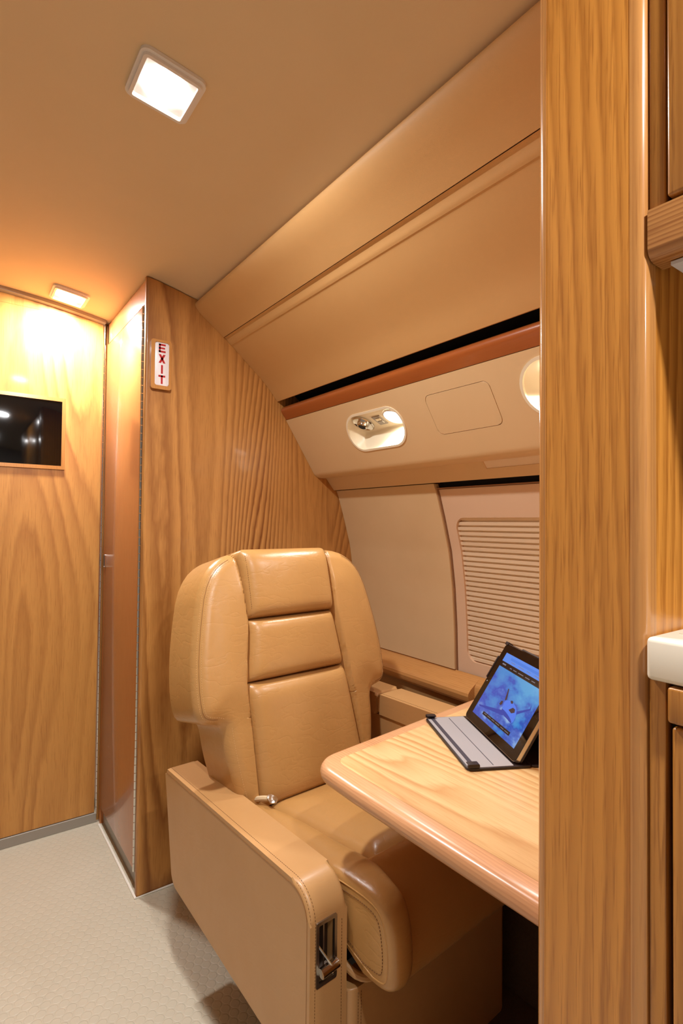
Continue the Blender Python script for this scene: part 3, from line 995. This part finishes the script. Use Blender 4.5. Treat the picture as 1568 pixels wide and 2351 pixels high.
# seat cushion, side bolsters, leg rest
def SC(u, t, o): return (u, t, o)
def seat_top(u, t, d):
    k = (t + .335) / .335
    base = .470 - .022 * k
    x = 1 - min(1, d / .045)
    return base - .040 * (1 - math.sqrt(max(0, 1 - x * x))) + .016 * min(1, d / .09) ** .8
sc = round_poly([(-.113, -.335), (.150, -.335), (.185, .02), (-.152, .02)], .02, 5)
finish('seat_cushion', puffy(sc, SC, 0, 0, .36, hfun=seat_top, rows=40, cols=36), M['leather'], seat, angle=60)
bol = [(.02, .462), (-.10, .474), (-.20, .474), (-.28, .474), (-.35, .482), (-.405, .484), (-.435, .474), (-.452, .452), (-.460, .42), (-.463, .385), (-.460, .356), (-.450, .338), (-.428, .328), (-.38, .325), (-.33, .345), (.02, .37)]
bolp = smooth2(bol[:-2], 2) + bol[-2:]
def bolster(name, xo, sgn):
    bm = prism_bm(bolp, lambda a, b, c: (c, a, b), -1, 1, .0)
    bmesh.ops.bevel(bm, geom=[e for e in bm.edges if abs(e.verts[0].co.x - e.verts[1].co.x) < 1e-6], offset=.0001, segments=1, affect='EDGES')
    bm.free()
    # swept in slices across the width so the crown is rounded
    bm = bmesh.new()
    n = len(bolp); K = 12
    sl = []
    for k in range(K + 1):
        a = -PI / 2 + PI * k / K
        fx = math.sin(a); lift = math.cos(a)
        e = .024 * (1 - abs(lift) ** .55)
        loop = inset_loop(bolp, e)
        row = []
        for (y, z) in loop:
            inner = interp(y, [-.47, -.40, -.34, -.29, .02], [.139, .129, .112, .111, .150])
            o_ = .188 + xo
            i_ = inner + xo * .9
            row.append(bm.verts.new((sgn * (o_ + (i_ - o_) * (fx + 1) / 2), y, z)))
        sl.append(row)
    for A, B in zip(sl, sl[1:]):
        for i in range(n):
            j = (i + 1) % n
            bm.faces.new((A[i], A[j], B[j], B[i]))
    bm.faces.new(sl[0]); bm.faces.new(sl[-1][::-1])
    return finish(name, bm, M['leather'], seat, angle=60)
bolster('seat_bolster', 0, -1)
bolster('seat_bolster', .062, 1)
lgp = smooth2([(-.30, .446), (-.318, .472), (-.335, .476), (-.365, .464), (-.400, .435), (-.425, .395), (-.437, .355), (-.436, .328), (-.42, .314), (-.36, .318)], 2) + [(-.30, .34)]
finish('leg_rest', prism_bm(lgp, lambda a, b, c: (c, a, b), -.137, .180, .004, 2), M['leather'], seat, weighted=True)
# stitched seam round the outer face of the near bolster
def bol_line(x, d):
    pts_ = [p for p in inset_loop(bolp, d) if p[0] < -.20]
    pts_ = [p for p in pts_ if p[1] > .345]
    return [Vector((x, y, z)) for y, z in pts_]
for x_, d_, r_s in ((-.1835, .0095, .0006), (-.1886, .030, .0006)):
    finish('bolster_stitching', dashes(bmesh.new(), bol_line(x_, d_), r=r_s), M['dark_thread'], seat, smooth=False)
finish('bolster_piping', tube(bmesh.new(), bol_line(-.1872, .0185), .0016, 6), M['leather'], seat)

# armrests
arm = round_poly([(.258, .484), (-.352, .489), (-.352, .162), (.206, .224)], [.012, .055, .03, .035], 8)
def left_arm():
    bm = prism_bm(arm, YZX, -.276, -.196, .010, 4)
    # cut the slot in the front face
    fs = [f for f in bm.faces if f.normal.y < -.99 or (abs(f.normal.y) > .99 and f.calc_center_median().y < -.3)]
    f = max(fs, key=lambda q: q.calc_area())
    ys = f.verts[0].co.y
    vs = list(f.verts)
    bmesh.ops.delete(bm, geom=[f], context='FACES_ONLY')
    hx0, hx1, hz0, hz1 = -.2595, -.2245, .3345, .4305
    vs.sort(key=lambda v: math.atan2(v.co.z - .38, v.co.x + .24))
    h = [bm.verts.new((x, ys, z)) for x, z in ((hx0, hz0), (hx1, hz0), (hx1, hz1), (hx0, hz1))]
    d = [bm.verts.new((x, ys + .022, z)) for x, z in ((hx0, hz0), (hx1, hz0), (hx1, hz1), (hx0, hz1))]
    o = {}
    for v in vs:
        o[(v.co.x > -.24, v.co.z > .32)] = v
    ov = [o[(False, False)], o[(True, False)], o[(True, True)], o[(False, True)]]
    for i in range(4):
        j = (i + 1) % 4
        bm.faces.new((ov[i], ov[j], h[j], h[i]))
        bm.faces.new((h[i], h[j], d[j], d[i]))
    bm.faces.new(d)
    return finish('armrest', bm, M['leather_arm'], seat, angle=40, weighted=True), ys
try:
    la, ys = left_arm()
except Exception as ex_:
    print('arm fallback', ex_)
    la = finish('armrest', prism_bm(arm, YZX, -.276, -.196, .010, 4), M['leather_arm'], seat, weighted=True); ys = -.368
# seams on the outer face and front of the near arm
top = [p for p in inset_loop(arm, .004)]
bm = bmesh.new(); bs = bmesh.new()
def arm_line(x, d):
    w_ = inset_loop(arm, d)
    i0 = min(range(len(w_)), key=lambda i: abs(w_[i][0] - .25) + abs(w_[i][1] - .47))
    w_ = w_[i0:] + w_[:i0]
    return [Vector((x, p[0], p[1])) for p in w_ if p[0] < .252 and (p[1] > .40 or p[0] < -.3) and p[1] > .18]
bm.free(); bs.free()
finish('arm_piping', tube(bmesh.new(), arm_line(-.2755, .0085), .0011, 5), M['seam'], la)
for x_, d_ in ((-.2725, .0026), (-.2650, -.0002)):
    finish('arm_stitching', dashes(bmesh.new(), arm_line(x_, d_), r=.0005), M['dark_thread'], la, smooth=False)
finish('front_stitching', dashes(bmesh.new(), [Vector((-.208, ys - .0003, z)) for z in (.42, .19)], r=.0005), M['dark_thread'], la, smooth=False)
# recline lever in its chrome slot
SX0, SX1, SZ0, SZ1 = -.2640, -.2200, .3290, .4360
lo_ = round_poly([(SX0, SZ0), (SX1, SZ0), (SX1, SZ1), (SX0, SZ1)], .003, 3)
li_ = round_poly([(SX0 + .0055, SZ0 + .0065), (SX1 - .0055, SZ0 + .0065), (SX1 - .0055, SZ1 - .006), (SX0 + .0055, SZ1 - .006)], .002, 3)
finish('lever_frame', ring_bm(lo_, li_, XZY, ys - .0025, ys + .003), M['steel'], la)
finish('slot_back', box_bm(SX0 + .005, SX1 - .005, ys + .018, ys + .0205, SZ0 + .006, SZ1 - .006), M['dark_metal'], la, smooth=False)
finish('slot_rib', box_bm(-.2425, -.2395, ys + .008, ys + .018, SZ0 + .008, SZ1 - .006), M['steel'], la, smooth=False)
finish('slot_sill', prism_bm([(ys + .0185, SZ0 + .007), (ys + .001, SZ0 + .007), (ys + .0185, SZ0 + .019)], YZX, SX0 + .006, SX1 - .006), M['chrome'], la, smooth=False)
a_, b__ = Vector((SX0 + .007, ys + .010, .396)), Vector((-.2385, ys - .012, .362))
lv = finish('lever', tube(bmesh.new(), [a_, a_ * .5 + b__ * .5, b__, b__ + Vector((.001, -.001, -.010))], .0024, 8), M['chrome'], la)
finish('lever_grip', tube(bmesh.new(), [(SX0 + .0055, ys - .008, .3560), (SX1 - .0035, ys - .008, .3590)], .0082, 20), M['chrome'], lv, angle=40)
# window-side armrest, raised, with a soft pad and a fixed rear block
ap = round_poly([(.14, .552), (-.36, .552), (-.36, .25), (.14, .25)], [.004, .02, .03, .03], 5)
ra = finish('armrest', prism_bm(ap, YZX, .272, .352, .006, 3), M['leather_arm'], seat, weighted=True)
pad = round_poly([(.058, .612), (-.365, .612), (-.365, .555), (.058, .555)], [.008, .018, .012, .008], 5)
finish('arm_pad', prism_bm(pad, YZX, .266, .356, .008, 4), M['leather_arm'], ra, weighted=True)
blk = round_poly([(.15, .613), (.061, .613), (.061, .552), (.15, .552)], .008, 5)
finish('arm_block', prism_bm(blk, YZX, .266, .356, .008, 4), M['leather_arm'], ra, weighted=True)
for x_, z_ in ((.2665, .602), (.276, .6123)):
    finish('pad_stitching', dashes(bmesh.new(), [Vector((x_, .05, z_)), Vector((x_, -.345, z_))], r=.0005), M['dark_thread'], ra, smooth=False)
# plinth under the seat
pl = round_poly([(-.196, -.358), (.275, -.358), (.275, -.315), (-.196, -.315)], [.020, .015, .004, .004], 5)
base = finish('front_shroud', prism_bm(pl, XYZ, 0.0065, .289, .006, 3), M['leather_arm'], seat, weighted=True)
for q in (.006, .013):
    finish('shroud_stitching', dashes(bmesh.new(), [Vector((-.196 + .016 + q, -.3585, z)) for z in (.28, .02)], r=.0005), M['dark_thread'], base, smooth=False)
finish('pedestal', box_bm(-.06, .22, -.315, .12, 0.0065, .30, .01, 2), M['black'], seat)
finish('seat_frame', box_bm(-.18, .26, -.30, .16, .285, .37, .004, 2), M['black'], seat)
finish('frame_bracket', tube(bmesh.new(), smooth_path([(-.186, -.30, .335), (-.186, -.335, .318), (-.168, -.365, .302), (-.12, -.37, .298)], 2), .007, 10), M['leather_arm'], seat)
# seat belt end lying by the arm
bm = tube(bmesh.new(), smooth_path([(-.172, .005, .470), (-.168, -.012, .478), (-.160, -.024, .481), (-.152, -.032, .4805)], 2), .006, 8)
for v in bm.verts: pass
sb = finish('seat_belt', bm, M['webbing'], seat)
tp_ = round_poly([(-.163, -.052), (-.150, -.056), (-.139, -.046), (-.143, -.036), (-.150, -.028), (-.160, -.032)], .004, 4)
bm = prism_bm(tp_, lambda a, b, c: (a, b, c + .35 * (a + .15) * 0 + .30 * (b + .045)), .482, .4842, .0006, 2)
finish('belt_tongue', bm, M['chrome'], sb)

# ------------------------------------------------------------------ table
tb = thing('table', 'light oak fold-out table with a rounded corner in front of the seat', 'table', (.9, .6, .63))
to = [(.552, Y_AFT + .012), (1.236, Y_AFT + .012), (1.236, .934), (1.05, .914), (.62, .853), (.545, .78)]
to = [(.553, Y_AFT + .012), (1.236, Y_AFT + .012), (1.236, .932), (1.05, .910), (.544, .844), (.543, .72)]
tr = round_poly(to, [0, 0, 0, .2, .062, .5], 12)
PT = off(tb, XYZ)
bm = bmesh.new()
prof = [(.0, .634), (-.0, .634)]
K = 8
rings = []
for k in range(K + 1):
    a = -PI / 2 + PI * k / K
    e = .017 * (1 - math.cos(a)); z = .6515 + .0165 * math.sin(a)
    rings.append([bm.verts.new(PT(x, y, z)) for x, y in inset_loop(tr, e)])
inlay_loop = inset_loop(tr, .036)
rings.append([bm.verts.new(PT(x, y, .668)) for x, y in inlay_loop])
n = len(tr)
for A, B in zip(rings, rings[1:]):
    for i in range(n):
        j = (i + 1) % n
        bm.faces.new((A[i], A[j], B[j], B[i]))
bm.faces.new(rings[0])
finish('edging', bm, M['oak_table_edge'], tb, angle=40)
bm = bmesh.new()
bm.faces.new([bm.verts.new(PT(x, y, .66805)) for x, y in inset_loop(tr, .0362)])
b2 = bmesh.new()
prism_bm(inset_loop(tr, .0362), PT, .650, .66815, bm=b2); bm.free()
finish('tabletop', b2, M['oak_table'], tb, smooth=False)
finish('support_arm', cbox(1.06, 1.234, .42, .70, .596, .634, .004, 2, tb), M['steel'], tb)

# ------------------------------------------------------------------ tablet and its case
tab = thing('tablet', 'black tablet standing in its case on the table, showing a blue jet picture', 'tablet', (.936, .820, .6765))
eV = Vector((-.46540, -.88510, 0)).normalized(); gV = Vector((.88510, -.46540, 0)).normalized()
TILT = math.radians(58)
uV = gV * math.cos(TILT) + Vector((0, 0, math.sin(TILT)))
nV = eV.cross(uV)
if nV.dot(Vector((-1, -1, 0))) < 0: nV = -nV
tab.matrix_world = Matrix((eV, uV, nV)).transposed().to_4x4() if eV.cross(uV).dot(nV) > 0 else Matrix((eV, uV, -nV)).transposed().to_4x4()
sgnN = 1 if eV.cross(uV).dot(nV) > 0 else -1
tab.location = (.936, .820, .6765)
F = sgnN                                   # +F along local z is the screen side
def TB(a, h, o): return (a / 1000, h / 1000, o * F / 1000)
body = round_poly([(0, 0), (241, 0), (241, 186), (0, 186)], 10, 6)
finish('body', prism_bm(body, TB, -9, -1.0, 0), M['tablet_edge'], tab, angle=40)
finish('glass_front', prism_bm(inset_loop(body, .8), TB, -1.2, 0.0), M['glass'], tab, angle=40)
def flat(name, mat, polys, o, par):
    bm = bmesh.new()
    for q in polys:
        prism_bm(q, TB, o, o + .05, bm=bm)
    return finish(name, bm, mat, par, smooth=False)
def Rm(a, b, c, d): return [(a, c), (b, c), (b, d), (a, d)]
scr = flat('screen', M['screen_sky'], [Rm(22, 219, 18.5, 167)], .02, tab)
flat('screen_header', M['screen_blue'], [Rm(22, 219, 147.5, 167)], .09, scr)
flat('screen_field', M['screen_blue2'], [Rm(52, 210, 156, 161.5)], .16, scr)
flat('screen_menu_bar', M['screen_dark'], [Rm(22, 219, 135, 147.5)], .09, scr)
txt = [Rm(30, 46, 140.5, 143.5)] + [Rm(a, a + w_, 140, 141.6) for a, w_ in ((66, 9), (82, 15), (104, 22), (134, 18), (160, 14))] + [Rm(a, a + w_, 152, 153) for a, w_ in ((60, 18), (92, 24), (128, 16), (160, 30))]
flat('screen_lines', M['screen_text'], txt, .16, scr)
flat('jet_wings', M['screen_plane'], [[(29.6, 39.9), (34.8, 37.8), (133.7, 53.0), (122, 61)], [(163, 73), (201.1, 94.3), (200.2, 102.9), (205.3, 93.3), (171.5, 70.5)], [(69.8, 88.3), (101.4, 99.4), (137.7, 109.4), (105.7, 101.0)]], .09, scr)
bodyj = smooth2([(116, 66), (112.5, 78), (121, 84), (138, 86), (157, 82.5), (168, 76), (174, 66), (175, 56), (172, 51.5), (165, 51), (150, 53), (133, 54), (122, 58), (116, 66)], 2)
flat('jet_body', M['screen_plane2'], [bodyj[:-1]], .14, scr)
flat('jet_shade', M['screen_plane'], [smooth2([(117, 63), (130, 63), (150, 60), (168, 55), (172, 51.5), (165, 51), (150, 53), (133, 54), (122, 57), (117, 63)], 1)[:-1]], .19, scr)
flat('jet_details', M['screen_shadow'], [[(140.8, 68.9), (151, 77.5), (160.5, 77), (163.9, 71.4), (155, 66.6)], [(101.5, 75.0), (100.2, 67.7), (106.1, 66.0), (110.5, 70.6), (108.2, 76.6)], [(131.6, 85.3), (136.0, 87.9), (141.6, 87.1), (143.2, 83.0), (137.4, 81.8)], [(101.8, 103.5), (105.3, 103.7), (117.5, 82.9), (111.5, 79.7)]], .24, scr)
flat('screen_banner', M['screen_dark'], [[(62, 35.3), (185, 37.0), (185, 29.6), (62, 28.6)]], .29, scr)
flat('banner_lines', M['screen_text'], [Rm(a, a + w_, 32.2, 33.4) for a, w_ in ((68, 12), (84, 16), (104, 14), (122, 18), (146, 14), (164, 16))], .36, scr)
bm = bmesh.new()
prism_bm([(8.2 + 1.2 * math.cos(2 * PI * k / 14), 92 + 1.2 * math.sin(2 * PI * k / 14)) for k in range(14)], TB, 0, .05, bm=bm)
finish('camera_dot', bm, M['silver_print'], tab, smooth=False)
hb = [(231 + 5.2 * math.cos(2 * PI * k / 24), 92 + 5.2 * math.sin(2 * PI * k / 24)) for k in range(24)]
finish('home_button', ring_bm(hb, inset_loop(hb, .5), TB, 0, .05), M['dark_metal'], tab)

# case: cover leaf on the table, rear leaf, back shell with clips, prop flap
cs = thing('tablet_case', 'black leather tablet case with grey suede lining opened flat on the table', 'tablet case', (.857, .853, .6685))
KV = lambda p, q, z: Vector((.936, .820, z)) + eV * p + gV * q
def PC(p, q, z): return tuple(KV(p, q, z) - Vector(cs.location))
cover = round_poly([(-.006, -.089), (.247, -.089), (.247, .030), (-.006, .030)], [.010, .010, .004, .004], 5)
finish('cover', prism_bm(cover, PC, .6686, .6728, .001, 2), M['case'], cs)
lin_ = round_poly([(-.003, -.0855), (.244, -.0855), (.244, -.002), (-.003, -.002)], [.008, .008, .002, .002], 4)
finish('lining', prism_bm(lin_, PC, .6728, .6736), M['lining'], cs, smooth=False)
finish('elastic_strap', prism_bm([(-.0035, -.0785), (.2445, -.0785), (.2445, -.071), (-.0035, -.071)], PC, .6736, .6744), M['elastic'], cs, smooth=False)
finish('fold_line', prism_bm([(.004, -.0385), (.238, -.0385), (.238, -.037), (.004, -.037)], PC, .6736, .67375), M['elastic'], cs, smooth=False)
finish('rear_leaf', prism_bm(round_poly([(-.006, .030), (.247, .030), (.247, .135), (-.006, .135)], .008, 4), PC, .6686, .6728, .001, 2), M['case'], cs)
for p in (.012, .226):
    cl = round_poly([(-.088, .6735), (-.066, .6735), (-.066, .680), (-.088, .680)], .0025, 4)
    side = -.0065 if p < .1 else .2425
    clb = prism_bm(cl, lambda a, b, c: PC(c, a, b), side, side + .005, .001, 2)
    prism_bm(round_poly([(-.087, .6785), (-.067, .6785), (-.067, .6805), (-.087, .6805)], .0008, 2), lambda a, b, c: PC(c, a, b), side if p < .1 else side - .008, side + (.013 if p < .1 else .005), bm=clb)
    finish('clip', clb, M['case'], cs)
# back shell behind the tablet
T3 = Matrix((eV, uV, nV)).transposed()
def PTb(a, h, o):
    w_ = Vector((.936, .820, .6765)) + eV * a / 1000 + uV * h / 1000 + nV * o / 1000
    return tuple(w_ - Vector(cs.location))
shb = round_poly([(-2, 1), (243, 1), (243, 188), (-2, 188)], 11, 6)
shell_o = finish('back_shell', prism_bm(shb, PTb, -11.5, -9.2), M['case'], cs, angle=40)
def clip_box(a0, a1, h0, h1, o0, o1):
    bm = prism_bm(round_poly(Rm(a0, a1, h0, h1), .8, 2), PTb, o0, o1, .5, 2)
    finish('shell_clip', bm, M['case'], cs)
clip_box(-3.5, 26 - 16, 182, 189.5, -11, 1.6)
clip_box(-3.5, .4, 98, 152, -11, 1.6)
clip_box(74, 150, 185.6, 189.5, -11, 1.6)
clip_box(240.6, 244, 98, 152, -11, 1.6)
bm = bmesh.new()
dashes(bm, [Vector(PTb(a, 187.5, 1.9)) for a in (76, 148)], .0016, .0022, .0005)
finish('clip_stitching', bm, M['lining'], cs, smooth=False)
# prop flap from mid back down to the rear leaf
q0 = [PTb(6, 95, -11.5), PTb(235, 95, -11.5)]
q1 = [PC(.235, .125, .6735), PC(.006, .125, .6735)]
bm = bmesh.new()
vs = [bm.verts.new(p) for p in q0 + q1]
f = bm.faces.new(vs)
r_ = bmesh.ops.extrude_face_region(bm, geom=[f])
for v in [g_ for g_ in r_['geom'] if isinstance(g_, bmesh.types.BMVert)]: v.co += Vector(gV) * .0025
finish('prop_flap', bm, M['case'], cs, smooth=False)

# ------------------------------------------------------------------ galley partition post
gp = thing('galley_partition', 'tall glossy oak partition post with rounded edges in the right foreground', 'partition', (.9, .27, 0))
XP = .47
XEND = 1.31
pan = [(XP, Y_GAL + .012), (XP, Y_AFT - .010)]
shellx = [(XP + .006, 0), (1.22, 0), (1.32, .5), (1.32, .8), (1.285, 1.1), (1.15, 1.36), (.97, 1.60), (.80, 1.76), (.65, 1.795)] + [(x, zc(x) - .002) for x in (.6, .55, .5, XP + .006)]
finish('core', prism_bm(shellx, off(gp, XZY), Y_GAL + .001, Y_AFT - .001), M['oak_post'], gp, smooth=False)
l = gp.location
finish('face_veneer', box_bm(XP - l.x, XP + .007 - l.x, Y_GAL + .0125 - l.y, Y_AFT - .0105 - l.y, 0, zc(XP) - .002), M['oak_post'], gp, smooth=False)
def edging(ya, yb, outer):
    r = .0095
    if outer > 0:
        q = [(XP - .0004, ya)] + [(XP - .0004 + r - r * math.cos(a), yb - r + r * math.sin(a)) for a in [PI / 2 * k / 8 for k in range(9)]] + [(XP + .018, yb), (XP + .018, ya)]
    else:
        q = [(XP - .0004, yb)] + [(XP - .0004 + r - r * math.cos(a), ya + r - r * math.sin(a)) for a in [PI / 2 * k / 8 for k in range(9)]] + [(XP + .018, ya), (XP + .018, yb)]
    finish('edge_moulding', prism_bm(q, off(gp, XYZ), 0, zc(XP) - .002), M['oak_edge'], gp, angle=40)
edging(Y_AFT - .0110, Y_AFT, 1)
edging(Y_GAL, Y_GAL + .0130, -1)

# ------------------------------------------------------------------ galley cabinets aft of the post
gy1 = Y_GAL - .0008
ga = -.85
up_ = thing('upper_cabinet', 'oak upper galley cabinet with inset door above the cream counter', 'cabinet', (.7, -.3, 1.32))
def ub(x0, x1, y0_, y1_, z0, z1, bev=0, seg=2, par=up_): return cbox(x0, x1, y0_, y1_, z0, z1, bev, seg, par)
finish('body', prism_bm([(.485, 1.335), (1.12, 1.335), (.98, 1.57), (.80, 1.74), (.65, 1.785), (.485, zc(.485) - .006)], off(up_, XZY), ga, gy1), M['oak_cab'], up_, smooth=False)
bm = ub(.4745, .486, .2035, gy1, 1.366, zc(.48) - .006, .002, 3)
finish('stile', bm, M['oak_cab'], up_)
finish('door', ub(.4705, .482, -.32, .2005, 1.370, 1.80, .0025, 3), M['oak_cab'], up_)
finish('door', ub(.4705, .482, ga + .01, -.324, 1.370, 1.80, .0025, 3), M['oak_cab'], up_)
finish('shadow_gap', ub(.4835, .4845, ga, .2035, 1.366, 1.81), M['black'], up_, smooth=False)
rlp = [(.4715, 1.366), (.4715, 1.334)] + [(.4715 + .012 - .012 * math.cos(a), 1.334 - .0105 * math.sin(a)) for a in [PI / 2 * k / 8 for k in range(1, 9)]] + [(.50, 1.3235), (.50, 1.366)]
finish('light_rail', prism_bm(rlp, off(up_, XZY), ga, gy1), M['oak_rail'], up_, angle=40)
finish('light_cover', ub(.487, .515, -.6, .2045, 1.3195, 1.3225), M['diffuser'], up_, smooth=False)

ct = tag(finish('countertop', box_bm(.4655, 1.20, ga, gy1 + .0005 - .001, .9745, 1.0095, .004, 3), M['counter']), 'cream solid surface galley counter with a thick front edge', 'countertop')
finish('sink_rim', box_bm(.50, .505, ga + .1, gy1 - .012, 1.0095, 1.0105), M['counter'], ct, smooth=False)
lo = thing('lower_cabinet', 'oak lower galley cabinet with a drawer front over a door', 'cabinet', (.7, -.3, 0))
def lb(*a, **k): return cbox(*a, par=lo, **k)
finish('body', cbox(.484, 1.15, ga, gy1, 0, .974, 0, 2, lo), M['oak_cab'], lo, smooth=False)
finish('stile', cbox(.4725, .4855, .2030, gy1, 0, .974, .0015, 2, lo), M['oak_cab'], lo)
finish('drawer_front', cbox(.4655, .481, -.32, .1995, .944, .9725, .0025, 3, lo), M['oak_cab'], lo)
finish('door', cbox(.469, .481, -.32, .1975, .06, .9405, .0025, 3, lo), M['oak_cab'], lo)
finish('shadow_gap', cbox(.4835, .4845, ga, .2030, .04, .974, 0, 2, lo), M['black'], lo, smooth=False)
